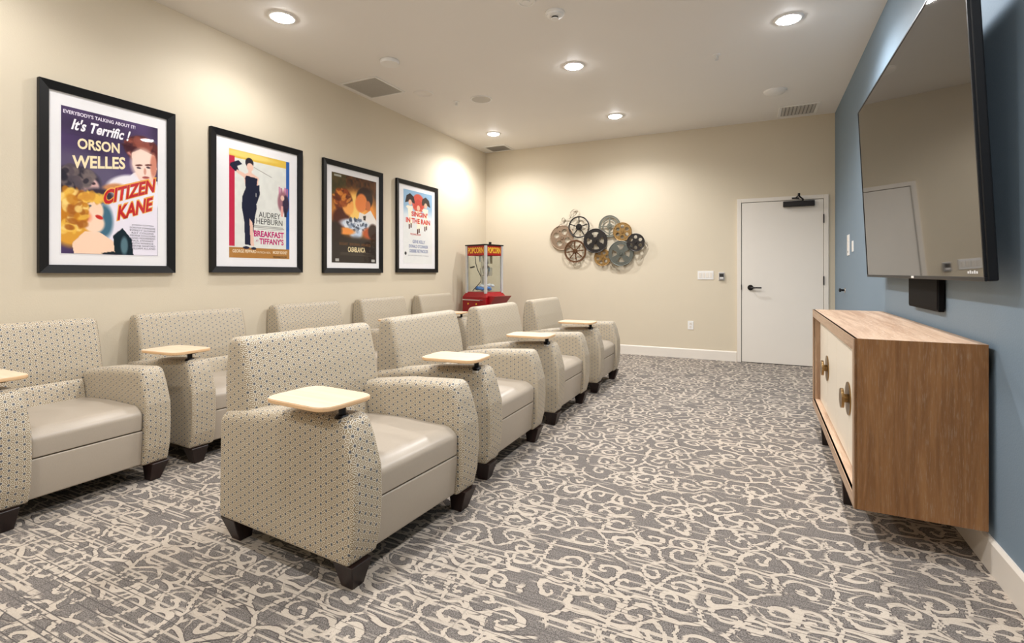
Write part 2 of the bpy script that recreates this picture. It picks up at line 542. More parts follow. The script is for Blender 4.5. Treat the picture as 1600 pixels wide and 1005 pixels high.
# door
d = bpy.data.objects.new('door_1', None); C.objects.link(d); d.location = (0, YB, 0); d['kind'] = 'structure'
bm = bmesh.new()
for x0, x1, z0, z1 in ((DX0 - .055, DX0 - .003, 0, DH + .055), (DX1 + .003, DX1 + .055, 0, DH + .055), (DX0 - .003, DX1 + .003, DH + .004, DH + .055)):
    box(bm, x0, x1, -.03, 0, z0, z1, .003, 1)
obj('door_frame', bm, 'trim', d)
obj('door_gap', B(DX0 - .003, DX1 + .003, -.006, -.001, 0, DH + .004), 'dark', d)
obj('door_panel', B(DX0 + .003, DX1 - .002, -.022, -.004, .008, DH - .002, .002, 1), 'door', d)
h = obj('door_handle', cyl(bmesh.new(), .036, .016, Matrix.Translation((.02, -.03, 1.0)) @ Matrix.Rotation(PI / 2, 4, 'X')), 'dbronze', d, smooth=30)
h['label'] = 'dark bronze lever handle'
bm = tube(bmesh.new(), [(.02, -.036, 1.0), (.02, -.07, 1.0), (.03, -.082, 1.0), (.06, -.086, 1.0), (.15, -.084, 1.0)], .0095, 8)
obj('lever', bm, 'dbronze', h, smooth=40)
for z in (1.02, 1.9, .25):
    pass
for z in (1.88, 1.10, .25):
    bm = B(DX1 - .004, DX1 + .006, -.036, -.018, z - .055, z + .055)
    cyl(bm, .007, .11, Matrix.Translation((DX1 + .001, -.036, z)), seg=10)
    obj('hinge', bm, 'dbronze', d)
bm = B(.40, .75, -.085, -.022, 2.045, 2.115, .006, 2)
cl = obj('door_closer', bm, 'dbronze', d); cl['label'] = 'dark bronze closer body with folding arm'
bm = bmesh.new()
tube(bm, [(.62, -.06, 2.115), (.62, -.06, 2.14)], .012)
tube(bm, [(.62, -.065, 2.135), (.57, -.16, 2.165)], .011, flat=.6)
tube(bm, [(.57, -.16, 2.175), (.54, -.035, 2.155)], .009, flat=.6)
box(bm, .50, .58, -.04, -.028, 2.145, 2.165)
cyl(bm, .014, .035, Matrix.Translation((.57, -.16, 2.18)), seg=12)
obj('closer_arm', bm, 'dbronze', cl)
obj('strike_plate', B(DX0 - .006, DX0 + .002, -.034, -.028, .97, 1.04), 'dbronze', d)

# ------------------------------------------------------------ armchairs
def arm_mesh(w0, w1):
    pts = [(-.79, .105), (.025, .105), (.050, .20), (.060, .33), (.055, .45), (.030, .57), (.0, .655), (-.35, .635), (-.79, .575)]
    rr = [.022, .022, .06, .06, .06, .06, .062, .2, .055]
    poly = rounded(pts, rr, 6)
    rad = []
    for x, z in poly:
        t = max(0, min(1, (z - .48) / .12)); rad.append(.013 + .030 * t)
    return pillow(bmesh.new(), poly, rad, w0, w1, 5)


W0, W1, AW = -.028, .812, .150
CW = (W0 + W1) / 2
def make_chair():
    t = thing('lounge_armchair', 'x', 'armchair')
    for a, b in ((W0, W0 + AW), (W1 - AW, W1)):
        obj('armrest', arm_mesh(a, b), 'fabric', t, smooth=40, uv=True)
    # backrest: broad slab above the arms, narrower web between them
    bm = bmesh.new()
    pts = [(-.80, .52), (-.60, .52), (-.604, .62), (-.625, .74), (-.672, .915), (-.775, .905), (-.80, .74)]
    poly = rounded(pts, [.04, .04, .1, .2, .055, .045, .1], 6)
    pillow(bm, poly, [.028] * len(poly), W0 + .028, W1 - .028, 4)
    pts = [(-.78, .14), (-.56, .14), (-.555, .40), (-.585, .545), (-.78, .60)]
    poly = rounded(pts, [.022, .03, .1, .05, .022], 4)
    pillow(bm, poly, [.012] * len(poly), W0 + AW + .001, W1 - AW - .001, 3)
    obj('backrest', bm, 'fabric', t, smooth=40, uv=True)
    a, b = W0 + AW + .002, W1 - AW - .002
    poly = rounded([(-.60, .312), (.030, .312), (.034, .41), (-.02, .446), (-.30, .452), (-.60, .435)], [.0, .006, .04, .09, .2, .02], 5)
    obj('seat_cushion', pillow(bmesh.new(), poly, [.014] * len(poly), a, b, 4), 'vinyl', t, smooth=40, uv=True)
    poly = rounded([(-.60, .112), (.012, .112), (.030, .306), (-.60, .306)], [.0, .01, .006, 0], 3)
    obj('seat_base', pillow(bmesh.new(), poly, [.004] * len(poly), a, b, 2), 'vinyl', t, smooth=40, uv=True)
    obj('underside', B(-.77, -.04, W0 + .03, W1 - .03, .102, .113), 'black', t)
    for (x, y) in ((.0, W0 + .055), (.0, W1 - .055), (-.735, W0 + .055), (-.735, W1 - .055)):
        bm = bmesh.new(); s0, s1 = .030, .052
        sx = -1 if x > -.3 else 1; sy = 1 if y < CW else -1
        v0 = []; v1 = []
        for i, j in ((-1, -1), (1, -1), (1, 1), (-1, 1)):
            v1.append(bm.verts.new((x + i * s1 - .008 * (x > -.3), y + j * s1, .106)))
            v0.append(bm.verts.new((x + i * s0 + sx * .012 - .008 * (x > -.3), y + j * s0 + sy * .012, 0)))
        bm.faces.new(v0[::-1]); bm.faces.new(v1)
        for i in range(4): bm.faces.new((v0[i], v0[(i + 1) % 4], v1[(i + 1) % 4], v1[i]))
        bmesh.ops.bevel(bm, geom=bm.edges[:], offset=.003, segments=1, affect='EDGES')
        obj('leg', bm, 'leg', t)
    # writing tablet on a swivel post in the near arm
    tx, ty = -.185, .02
    poly = rounded([(-.18, -.13), (.18, -.13), (.18, .13), (-.18, .13)], [.07] * 4, 7)
    bm = prism(bmesh.new(), poly, -.008, .009, .003)
    for f in bm.faces: f.material_index = 1 if abs(f.normal.z) < .7 else 0
    tr = obj('tray_table', bm, ['maple', 'maple_edge'], t)
    tr.location = (tx, ty, .700); tr['label'] = 'pale maple swivel tray'
    bm = bmesh.new()
    cyl(bm, .014, .075, Matrix.Translation((.135, -.005, -.045)), seg=20)
    box(bm, .08, .16, -.04, .03, -.014, -.008)
    cyl(bm, .03, .012, Matrix.Translation((.135, -.005, -.05)), seg=24, r2=.022)
    p = obj('swivel_post', bm, 'black', tr, smooth=40)
    bm = lathe(bmesh.new(), [(0, -.078), (.027, -.078), (.027, -.064), (.022, -.060), (.0, -.060)], Matrix.Translation((.135, -.005, 0)))
    obj('post_collar', bm, 'chrome', tr, smooth=40)
    return t


ch0 = make_chair(); used = []
def chair(x, y, rot, label, group, trot=0, tdx=0, tdy=0):
    r = ch0 if not used else dup(ch0)
    used.append(r); r.location = (x, y, 0); r.rotation_euler = (0, 0, R(rot)); r['label'] = label; r['group'] = group
    for c in r.children:
        if c.name.startswith('tray_table'):
            c.location = (-.185 + tdx, .02 + tdy, .700)
            # turn the tray about its post
            a = R(trot); px, py = .135, -.005
            c.location.x += px - (px * math.cos(a) - py * math.sin(a)); c.location.y += py - (px * math.sin(a) + py * math.cos(a))
            c.rotation_euler = (0, 0, a)
    return r
G1, G2 = 'armchairs of the front row', 'armchairs of the row against the wall'
chair(-1.362, 1.435, -4, 'tan patterned armchair with maple tray, nearest of the front row', G1, 0)
chair(-1.375, 2.530, 0, 'tan patterned armchair second from the camera in the front row', G1, 4, 0, -.02)
chair(-1.385, 3.670, 0, 'tan patterned armchair second from the far end of the front row', G1, 3, 0, -.02)
chair(-1.375, 4.835, 0, 'tan patterned armchair at the far end of the front row', G1, 2, 0, -.02)
aa = chair(-3.115, 1.05, 0, 'tan patterned armchair nearest the camera in the row under the posters', G2, 0)
aa.scale.y = .91
chair(-3.150, 1.965, -3, 'tan patterned armchair second from the camera in the row against the wall', G2, 6)
chair(-3.155, 3.13, 0, 'tan patterned armchair in the middle of the row under the posters', G2, 3)
chair(-3.160, 4.22, 0, 'tan patterned armchair of the wall row, second from the popcorn cart', G2, 3)
chair(-3.165, 5.30, 0, 'tan patterned armchair of the wall row, right beside the popcorn cart', G2, 3)

# ------------------------------------------------------------ posters
NXP, NYP = 150, 225
gx, gy = np.meshgrid(np.linspace(0, 1, NXP), np.linspace(0, 1, NYP))   # y from the top down
def canvas(c): return np.ones((NYP, NXP, 3)) * np.array(c) / 255.
def blend(im, mask, c):
    c = np.array(c) / 255. if not isinstance(c, np.ndarray) else c
    im[:] = im * (1 - mask[..., None]) + c * mask[..., None]
def ell(im, cx, cy, rx, ry, c, soft=.15, rot=0, al=1):
    a = R(rot); dx = gx - cx; dy = (gy - cy) * 1.5
    u = (dx * math.cos(a) + dy * math.sin(a)) / rx; v = (-dx * math.sin(a) + dy * math.cos(a)) / (ry * 1.5)
    d = np.sqrt(u * u + v * v); blend(im, np.clip((1 + soft - d) / (soft + 1e-6), 0, 1) * al, c)
def poly(im, pts, c, al=1):
    ins = np.zeros_like(gx, bool); n = len(pts)
    for i in range(n):
        x1, y1 = pts[i]; x2, y2 = pts[(i + 1) % n]
        if y1 == y2: continue
        cond = ((y1 > gy) != (y2 > gy)) & (gx < (x2 - x1) * (gy - y1) / (y2 - y1) + x1)
        ins ^= cond
    blend(im, ins.astype(float) * al, c)
def rect(im, x0, x1, y0, y1, c, al=1): poly(im, [(x0, y0), (x1, y0), (x1, y1), (x0, y1)], c, al)
rng = np.random.RandomState(3)
def vnoise(k1, k2=None):
    k2 = k2 or int(k1 * 1.5)
    g = rng.rand(k2 + 1, k1 + 1); fx = gx * (k1 - .001); fy = gy * (k2 - .001)
    ix, iy = fx.astype(int), fy.astype(int); tx, ty = fx - ix, fy - iy
    tx = tx * tx * (3 - 2 * tx); ty = ty * ty * (3 - 2 * ty)
    return (g[iy, ix] * (1 - tx) + g[iy, ix + 1] * tx) * (1 - ty) + (g[iy + 1, ix] * (1 - tx) + g[iy + 1, ix + 1] * tx) * ty
def curls(im, cx, cy, rx, ry, cols, n=60, s=.03):
    for _ in range(n):
        a = rng.rand() * 6.28; q = math.sqrt(rng.rand())
        x, y = cx + rx * q * math.cos(a), cy + ry * q * math.sin(a)
        ell(im, x, y, s * (.6 + rng.rand()), s * .5 * (.5 + rng.rand()), cols[rng.randint(len(cols))], .5, rng.rand() * 180, .8)


def art_kane():
    im = canvas((74, 58, 92))
    v = vnoise(6); im[:] = im * (.8 + .45 * v[..., None])
    ell(im, .12, .45, .35, .12, (96, 84, 110), .6)
    # pale shirt and lower right ground
    poly(im, [(.40, .56), (.52, .49), (.64, .43), (.74, .37), (1, .42), (1, 1), (.40, 1), (.38, .70)], (236, 230, 240))
    ell(im, .62, .47, .16, .05, (240, 234, 240), .4, -20); ell(im, .9, .53, .3, .08, (240, 236, 244), .4)
    ell(im, .50, .51, .08, .02, (206, 140, 90), .8, -15)
    # man looking down, upper right
    ell(im, .83, .20, .19, .105, (98, 48, 46), .12, 10); ell(im, .70, .215, .05, .03, (210, 140, 130), .5)
    curls(im, .78, .17, .14, .05, [(70, 34, 40), (120, 60, 52), (150, 80, 66)], 40, .04)
    poly(im, [(.70, .23), (.80, .19), (.96, .22), (.99, .32), (.95, .42), (.86, .46), (.78, .42), (.71, .32)], (246, 206, 186))
    ell(im, .83, .30, .11, .09, (252, 222, 206), .5); ell(im, .95, .30, .03, .07, (214, 140, 116), .6)
    for x, y in ((.78, .315), (.89, .30)): ell(im, x, y, .035, .006, (110, 58, 50), .4, -12); ell(im, x, y + .02, .02, .006, (70, 50, 60), .5)
    ell(im, .86, .40, .035, .008, (170, 80, 74), .4, -8); ell(im, .85, .355, .012, .02, (220, 160, 140), .6)
    # dark-haired woman, left
    ell(im, .14, .50, .20, .09, (44, 36, 48), .3)
    ell(im, .26, .52, .09, .055, (216, 176, 168), .25, 20); ell(im, .30, .50, .02, .008, (60, 40, 50), .5)
    curls(im, .13, .47, .16, .06, [(40, 34, 44), (86, 74, 80), (120, 104, 100)], 60, .035)
    ell(im, .40, .76, .08, .10, (70, 110, 130), .5); ell(im, .36, .58, .12, .04, (60, 50, 64), .6)
    # fair-haired woman looking up
    ell(im, .10, .76, .20, .17, (222, 160, 60), .25)
    poly(im, [(.12, 1), (.10, .93), (.22, .84), (.36, .84), (.50, .90), (.62, 1)], (250, 214, 186))
    ell(im, .26, .70, .13, .095, (252, 214, 186), .15, 30); ell(im, .31, .78, .09, .06, (252, 218, 192), .3)
    ell(im, .24, .64, .035, .006, (120, 70, 40), .4, -25); ell(im, .25, .665, .03, .008, (70, 90, 110), .4, -20)
    ell(im, .36, .735, .035, .012, (200, 50, 44), .3, 20); ell(im, .22, .74, .05, .03, (244, 160, 130), .7)
    curls(im, .09, .70, .14, .15, [(240, 190, 80), (200, 130, 40), (250, 216, 130), (170, 100, 40)], 120, .035)
    curls(im, .30, .60, .12, .02, [(240, 190, 80), (214, 150, 60)], 30, .03)
    poly(im, [(.50, .86), (.60, .80), (.70, .88), (.72, 1), (.52, 1)], (24, 40, 48)); ell(im, .62, .93, .03, .05, (90, 120, 130), .6)
    poly(im, [(.38, .99), (.50, .975), (.60, 1), (.40, 1)], (30, 40, 46))
    return im


def art_gown():
    im = canvas((228, 228, 220))
    im[:] = im * (.97 + .04 * vnoise(20)[..., None])
    rect(im, 0, .94, 0, .075, (228, 190, 78)); rect(im, 0, .085, .06, .89, (196, 44, 74)); rect(im, .935, 1, 0, .9, (44, 96, 170))
    ell(im, .3, .03, .3, .02, (240, 214, 120), .8); rect(im, 0, 1, .90, 1, (176, 124, 62))
    # generic standing figure in a long dark dress and gloves
    skin = (236, 196, 176); nav = (34, 36, 56)
    ell(im, .31, .095, .062, .045, (44, 36, 46), .1); ell(im, .32, .135, .05, .036, skin, .1)
    rect(im, .295, .345, .165, .20, skin); poly(im, [(.22, .22), (.29, .19), (.35, .19), (.46, .22), (.45, .30), (.24, .30)], skin)
    poly(im, [(.24, .24), (.26, .22), (.44, .23), (.42, .34), (.41, .42), (.43, .52), (.40, .60), (.38, .72), (.36, .88), (.24, .87), (.23, .66), (.19, .52), (.20, .42), (.25, .34)], nav)
    poly(im, [(.31, .62), (.36, .66), (.385, .88), (.33, .88)], skin)
    poly(im, [(.42, .30), (.47, .29), (.48, .38), (.43, .47), (.38, .50), (.38, .47), (.42, .40)], nav)
    poly(im, [(.02, .13), (.14, .09), (.20, .12), (.12, .15), (.15, .19), (.09, .20), (.01, .155)], nav)
    poly(im, [(.12, .18), (.26, .21), (.24, .25), (.10, .20)], skin)
    ell(im, .26, .90, .05, .012, nav, .1); ell(im, .38, .905, .04, .012, nav, .1)
    poly(im, [(.38, .125), (.68, .19), (.68, .195), (.38, .13)], (130, 120, 110))
    # little embracing couple, right
    for k in range(5): rect(im, .80 + .035 * k, .83 + .035 * k, .27 + .01 * (k % 3), .36, [(210, 140, 170), (180, 110, 140), (230, 190, 190)][k % 3])
    ell(im, .88, .42, .08, .09, (160, 110, 120), .4); ell(im, .93, .44, .05, .08, (60, 50, 70), .3); ell(im, .87, .38, .03, .025, skin, .2)
    rect(im, .84, .88, .46, .57, (230, 170, 160)); rect(im, .90, .95, .48, .57, (50, 44, 60))
    # small print lines
    for j, (a, b) in enumerate(((.38, .88), (.38, .90), (.44, .86))): rect(im, a, b, .682 + .014 * j, .688 + .014 * j, (150, 148, 142), .8)
    return im


def art_amber():
    im = canvas((60, 44, 34)); v = vnoise(9); v2 = vnoise(26)
    im[:] = im * (.7 + .6 * v[..., None])
    blend(im, np.clip((.55 - gy) * 2, 0, 1) * v2 * .6, (150, 84, 40)); rect(im, 0, .3, 0, .25, (70, 80, 50), .5)
    ell(im, .52, .42, .42, .2, (236, 150, 60), .6); ell(im, .50, .36, .16, .12, (252, 206, 110), .7)
    ell(im, .24, .30, .18, .13, (110, 50, 28), .2); ell(im, .20, .50, .15, .10, (80, 34, 24), .4); ell(im, .34, .34, .11, .10, (246, 170, 88), .3, -10)
    curls(im, .22, .27, .16, .08, [(150, 70, 30), (220, 140, 60), (90, 40, 24)], 70, .04)
    ell(im, .72, .23, .18, .12, (50, 30, 24), .15, 20); ell(im, .64, .29, .12, .10, (232, 132, 66), .25, 12)
    ell(im, .80, .31, .05, .05, (200, 110, 60), .4)
    poly(im, [(.56, .52), (.60, .40), (.72, .42), (.86, .36), (1, .48), (1, .60), (.70, .62)], (236, 228, 220))
    poly(im, [(.68, .44), (.75, .43), (.74, .49), (.69, .49)], (60, 50, 48))
    ell(im, .50, .55, .26, .05, (210, 220, 232), .5); ell(im, .52, .62, .13, .08, (198, 212, 230), .5)
    curls(im, .52, .56, .24, .08, [(90, 104, 124), (230, 234, 240), (150, 160, 176), (60, 66, 80)], 70, .025)
    ell(im, .28, .64, .16, .03, (240, 150, 70), .6); ell(im, .84, .64, .12, .05, (190, 90, 50), .7)
    m = np.clip((gy - (.70 + .03 * np.sin(gx * 9))) / .06, 0, 1); blend(im, m, (52, 44, 38))
    ell(im, .92, .62, .10, .08, (60, 40, 34), .4); ell(im, .06, .64, .12, .08, (54, 40, 34), .5)
    for j in range(3): rect(im, .18, .88, .88 + .014 * j, .885 + .014 * j, (100, 88, 74), .8)
    rect(im, .08, .15, .955, .985, (180, 176, 168)); rect(im, .88, .96, .955, .985, (180, 176, 168))
    rect(im, .05, .20, .015, .04, (190, 190, 180), .8)
    return im


def art_umbrella():
    im = canvas((232, 232, 228)); rect(im, 0, 1, 0, .34, (150, 186, 214)); m = np.clip(1 - np.abs(gy - .34) / .12, 0, 1); blend(im, m, (222, 230, 234))
    ell(im, .5, .16, .2, .12, (214, 90, 72), .15)
    for cx, cy, c in ((.22, .13, (52, 44, 44)), (.76, .14, (60, 48, 44)), (.5, .19, (206, 76, 60))):
        poly(im, [(cx - .17, cy + .05), (cx - .12, cy - .05), (cx, cy - .09), (cx + .12, cy - .05), (cx + .17, cy + .05), (cx, cy + .02)], c)
        ell(im, cx, cy + .035, .05, .035, (240, 190, 160), .2)
        poly(im, [(cx - .09, cy + .08), (cx + .09, cy + .08), (cx + .06, cy + .24), (cx + .08, cy + .34), (cx - .06, cy + .34), (cx - .05, cy + .24)], (246, 238, 214))
        rect(im, cx - .05, cx - .01, cy + .33, cy + .40, (90, 50, 40)); rect(im, cx + .01, cx + .05, cy + .32, cy + .38, (90, 50, 40))
        poly(im, [(cx - .14, cy + .10), (cx - .08, cy + .08), (cx - .08, cy + .13)], (246, 238, 214))
    ell(im, .07, .865, .03, .02, (60, 60, 60), .2)
    return im


def sheet(name, im, x0, x1, z0, z1, y, parent):
    nx, ny = NXP, NYP
    X, Z = np.meshgrid(np.linspace(x0, x1, nx), np.linspace(z1, z0, ny))
    co = np.stack([X, np.full_like(X, y), Z], -1).reshape(-1, 3)
    i = np.arange(nx * ny).reshape(ny, nx)
    f = np.stack([i[:-1, :-1], i[1:, :-1], i[1:, 1:], i[:-1, 1:]], -1).reshape(-1, 4)
    me = bpy.data.meshes.new(name); me.from_pydata(co.tolist(), [], f.tolist())
    ca = me.color_attributes.new('print', 'BYTE_COLOR', 'POINT')
    rgba = np.ones((nx * ny, 4)); c = np.clip(im.reshape(-1, 3), 0, 1)
    rgba[:, :3] = np.where(c <= .04045, c / 12.92, ((c + .055) / 1.055) ** 2.4)
    ca.data.foreach_set('color', rgba.ravel())
    return link(name, me, 'print', parent)


def poster(y0, y1, z0, z1, label, art, inset, words):
    k_ = XL((y0 + y1) / 2) / -3.99; y0 *= k_; y1 *= k_; z0 = 1.2 + (z0 - 1.2) * k_; z1 = 1.2 + (z1 - 1.2) * k_
    w = y1 - y0; yc = (y0 + y1) / 2
    t = thing('framed_poster', label, 'poster', (XL(yc), yc, z0), AL, 'framed posters on the wall')
    H = z1 - z0; fw, fd = .052, .034
    for nm, pts in (('frame_rail', [(-w / 2, 0), (w / 2, 0), (w / 2 - fw, fw), (-w / 2 + fw, fw)]), ('frame_rail', [(-w / 2, H), (w / 2, H), (w / 2 - fw, H - fw), (-w / 2 + fw, H - fw)]),
                    ('frame_rail', [(-w / 2, 0), (-w / 2, H), (-w / 2 + fw, H - fw), (-w / 2 + fw, fw)]), ('frame_rail', [(w / 2, 0), (w / 2, H), (w / 2 - fw, H - fw), (w / 2 - fw, fw)])):
        bm = bmesh.new(); A = []; Bk = []
        for k, (x, z) in enumerate(pts):
            out = k < 2
            A.append(bm.verts.new((x, -fd if out else -fd + .012, z))); Bk.append(bm.verts.new((x, -.002, z)))
        bm.faces.new(A); bm.faces.new(Bk[::-1])
        for i in range(4): bm.faces.new((A[i], A[(i + 1) % 4], Bk[(i + 1) % 4], Bk[i]))
        obj(nm, bm, 'frame', t)
    obj('mat_board', B(-w / 2 + fw * .5, w / 2 - fw * .5, -.012, -.004, fw * .5, H - fw * .5), 'mat', t)
    l, r_, b, tp = inset
    x0, x1 = -w / 2 + l, w / 2 - r_; a0, a1 = b, H - tp
    # bevelled opening of the mat
    bm = bmesh.new()
    for q in ((x0 - .004, x1 + .004, a0 - .004, a0), (x0 - .004, x1 + .004, a1, a1 + .004), (x0 - .004, x0, a0, a1), (x1, x1 + .004, a0, a1)):
        box(bm, q[0], q[1], -.0135, -.012, q[2], q[3])
    obj('mat_bevel', bm, 'mat', t)
    p = sheet('printed_sheet', art(), x0, x1, a0, a1, -.0128, t)
    pw, ph = x1 - x0, a1 - a0
    for (s, u0, u1, v0, v1, colr, kw) in words:
        mm = 'ink_%d_%d_%d' % colr
        if mm not in M: M[mm] = plain(mm, colr, .7, spec=.1, var=0)
        text('lettering', s, x0 + u0 * pw, x0 + u1 * pw, a1 - v1 * ph, a1 - v0 * ph, -.0136 - kw.pop('lift', 0), mm, p, **kw)
    obj('glass_pane', B(-w / 2 + fw * .8, w / 2 - fw * .8, -.0185, -.0175, fw * .8, H - fw * .8), 'pglass', t)
    return t


cr = (250, 232, 190); bl = (60, 56, 74)
poster(1.532, 2.345, 1.197, 2.410, 'black framed poster of a purple night sky with red slanted title', art_kane, (.115, .115, .125, .135), [
    ("EVERYBODY'S TALKING ABOUT IT!", .02, .74, .022, .048, (240, 232, 244), dict(bold=.02)),
    ("It's Terrific !", .09, .66, .07, .15, (250, 246, 250), dict(bold=.03, skew=.25)),
    ('ORSON', .15, .57, .20, .275, cr, dict(bold=.03, slant=.08)), ('WELLES', .10, .63, .325, .415, cr, dict(bold=.03, slant=.16)),
    ('CITIZEN', .385, .965, .535, .655, (240, 176, 80), dict(bold=.075, skew=.1, slant=.42)),
    ('CITIZEN', .395, .955, .543, .647, (196, 44, 48), dict(bold=.035, skew=.1, slant=.42, lift=.0005)),
    ('KANE', .535, .935, .635, .755, (240, 176, 80), dict(bold=.075, skew=.1, slant=.42)),
    ('KANE', .545, .925, .643, .747, (196, 44, 48), dict(bold=.035, skew=.1, slant=.42, lift=.0005))] +
    [(s, .70 - .02 * (len(s) > 13), .95 + .02 * (len(s) > 13), .765 + .0195 * i, .778 + .0195 * i, bl, {}) for i, s in enumerate(
        ['JOSEPH COTTEN', 'DOROTHY COMINGORE', 'EVERETT SLOANE', 'RAY COLLINS', 'GEORGE COULOURIS', 'AGNES MOOREHEAD', 'PAUL STEWART', 'RUTH WARRICK', 'ERSKINE SANFORD', 'WILLIAM ALLAND'])])
poster(2.622, 3.551, 1.200, 2.396, 'black framed poster of a woman in a long black dress', art_gown, (.168, .14, .125, .14), [
    ('AUDREY', .46, .83, .545, .60, (44, 44, 44), {}), ('HEPBURN', .42, .87, .61, .665, (44, 44, 44), {}),
    ('BREAKFAST', .38, .895, .73, .79, (190, 36, 110), dict(bold=.03)), ('AT', .41, .455, .82, .84, (190, 36, 110), {}), ("TIFFANY'S", .47, .89, .80, .86, (190, 36, 110), dict(bold=.03)),
    ('GEORGE PEPPARD', .05, .42, .92, .95, (244, 224, 190), dict(bold=.02)), ('PATRICIA NEAL', .44, .66, .93, .95, (244, 224, 190), {}), ('MICKEY ROONEY', .70, .96, .92, .95, (244, 224, 190), dict(bold=.02)),
    ('TECHNICOLOR', .70, .95, .97, .99, (60, 44, 30), dict(bold=.02))])
poster(3.815, 4.744, 1.196, 2.388, 'black framed poster in dark amber with two facing heads', art_amber, (.125, .10, .11, .12), [
    ('CASABLANCA', .34, .73, .815, .875, (246, 226, 176), dict(bold=.02)),
    ('BOGART', .16, .34, .77, .80, (130, 84, 44), {}), ('BERGMAN', .38, .60, .77, .80, (130, 84, 44), {}), ('HENREID', .64, .86, .77, .80, (130, 84, 44), {})])
poster(5.002, 5.917, 1.200, 2.382, 'black framed poster with three people under umbrellas, nearest the corner', art_umbrella, (.15, .12, .12, .11), [
    ("SINGIN'", .26, .82, .28, .35, (214, 60, 44), dict(bold=.04)), ('IN THE RAIN', .08, .92, .375, .445, (214, 60, 44), dict(bold=.04)),
    ('TECHNICOLOR', .22, .58, .585, .61, (200, 60, 50), dict(bold=.02)),
    ('GENE KELLY', .30, .74, .675, .72, (92, 110, 160), dict(bold=.01)), ("DONALD O'CONNOR", .18, .84, .74, .785, (92, 110, 160), dict(bold=.01)), ('DEBBIE REYNOLDS', .20, .84, .805, .85, (92, 110, 160), dict(bold=.01)),
    ('JEAN HAGEN  MILLARD MITCHELL  CYD CHARISSE', .15, .86, .885, .90, (120, 120, 130), {})])

# ------------------------------------------------------------ television
TY0, TY1 = 2.35, 4.56
tc = (TY0 + TY1) / 2
tilt = R(2.8)
tv = thing('television', 'very large black flat television tilted down on the blue wall', 'television', (XR(tc) - .111, tc, 1.168), AR, rx=0)
tv.rotation_euler = (tilt, 0, AR)
# rx applied first: +x rotation tips the top towards -y (the room)
W2, TH_ = (TY1 - TY0) / 2, 1.25
bm = B(-W2, W2, 0.004, .038, 0, TH_, .006, 2)
obj('casing', bm, 'black', tv)
bm = bmesh.new()
for q in ((-W2, W2, 0, .016), (-W2, W2, TH_ - .010, TH_), (-W2, -W2 + .010, .016, TH_ - .010), (W2 - .010, W2, .016, TH_ - .010)):
    box(bm, q[0], q[1], -.003, .006, q[2], q[3], .0015, 1)
obj('bezel', bm, 'black', tv)
obj('screen_panel', B(-W2 + .010, W2 - .010, 0.0, .003, .016, TH_ - .010), 'screen', tv)
obj('rear_housing', B(-W2 + .25, W2 - .25, .036, .058, .12, TH_ - .15, .008, 2), 'black', tv)
bm = bmesh.new()
for x in (-.3, .3): box(bm, x - .02, x + .02, .05, .062, .1, TH_ - .15)
obj('mount_rail', bm, 'dark', tv)
mt = M['wm'] = plain('pale_print', (200, 200, 200), .5)
bm = bmesh.new()
for k in range(5): box(bm, W2 - .17 + .022 * k, W2 - .155 + .022 * k, -.0005, .0005, .028, .040 if k % 2 else .037)
obj('logo', bm, 'wm', tv)
obj('sensor_badge', B(.16 - .02, .16 + .02, -.006, -.002, .003, .014, .001, 1), 'white', tv)
# wall box below
yb0, yb1 = 3.20, 3.76; yc = (yb0 + yb1) / 2
t = thing('wall_box', 'small black box mounted on the blue wall under the television', 'equipment box', (XR(yc), yc, 1.0), AR)
hw = (yb1 - yb0) / 2
M['matte'] = plain('matte_black', (14, 14, 15), .7, spec=.1)
obj('body', B(-hw, hw, -.032, -.006, .0, .172, .004, 2), 'matte', t)
obj('front_cover', B(-hw + .01, hw - .01, -.035, -.031, .01, .165, .002, 1), 'matte', t)
obj('mounting_plate', B(-hw + .05, hw - .05, -.009, 0, .03, .16), 'greyp', t)

# ------------------------------------------------------------ credenza
CY0, CY1 = 2.61, 4.54
cy = (CY0 + CY1) / 2; L = (CY1 - CY0) / 2
cz = thing('credenza', 'limed oak credenza with cream doors under the television', 'cabinet', (XR(cy) - .022, cy, 0), AR)
D_, Z0, Z1, FR, FT, RV = .445, .165, .912, .055, .040, .045
# local x: left end = far end, right end = near end; -y = front
def tagp(o, l): o['label'] = l; return o
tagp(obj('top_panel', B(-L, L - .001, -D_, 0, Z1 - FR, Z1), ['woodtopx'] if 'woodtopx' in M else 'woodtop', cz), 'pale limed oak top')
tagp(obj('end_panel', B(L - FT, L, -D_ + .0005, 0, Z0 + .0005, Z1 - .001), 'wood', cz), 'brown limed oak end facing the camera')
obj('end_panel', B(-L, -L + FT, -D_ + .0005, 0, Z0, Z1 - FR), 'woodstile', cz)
obj('bottom_panel', B(-L, L - FT, -D_, 0, Z0, Z0 + FR), 'woodtop', cz)  # lit oak copy stands in for light falling on its upper face
for nm, pts, mm in (('front_rail', [(-L, Z1), (L, Z1), (L - FT, Z1 - FR), (-L + FT, Z1 - FR)], 'woodfront'), ('front_rail', [(-L, Z0), (L, Z0), (L - FT, Z0 + FR), (-L + FT, Z0 + FR)], 'woodfront'),
                    ('front_stile', [(-L, Z0), (-L, Z1), (-L + FT, Z1 - FR), (-L + FT, Z0 + FR)], 'woodstile'), ('front_stile', [(L, Z0), (L, Z1), (L - FT, Z1 - FR), (L - FT, Z0 + FR)], 'woodstile')):
    bm = bmesh.new(); A = [bm.verts.new((x, -D_ - .003, z)) for x, z in pts]; Bk = [bm.verts.new((x, -D_ + .01, z)) for x, z in pts]
    bm.faces.new(A); bm.faces.new(Bk[::-1])
    for i in range(4): bm.faces.new((A[i], A[(i + 1) % 4], Bk[(i + 1) % 4], Bk[i]))
    obj(nm, bm, mm, cz)
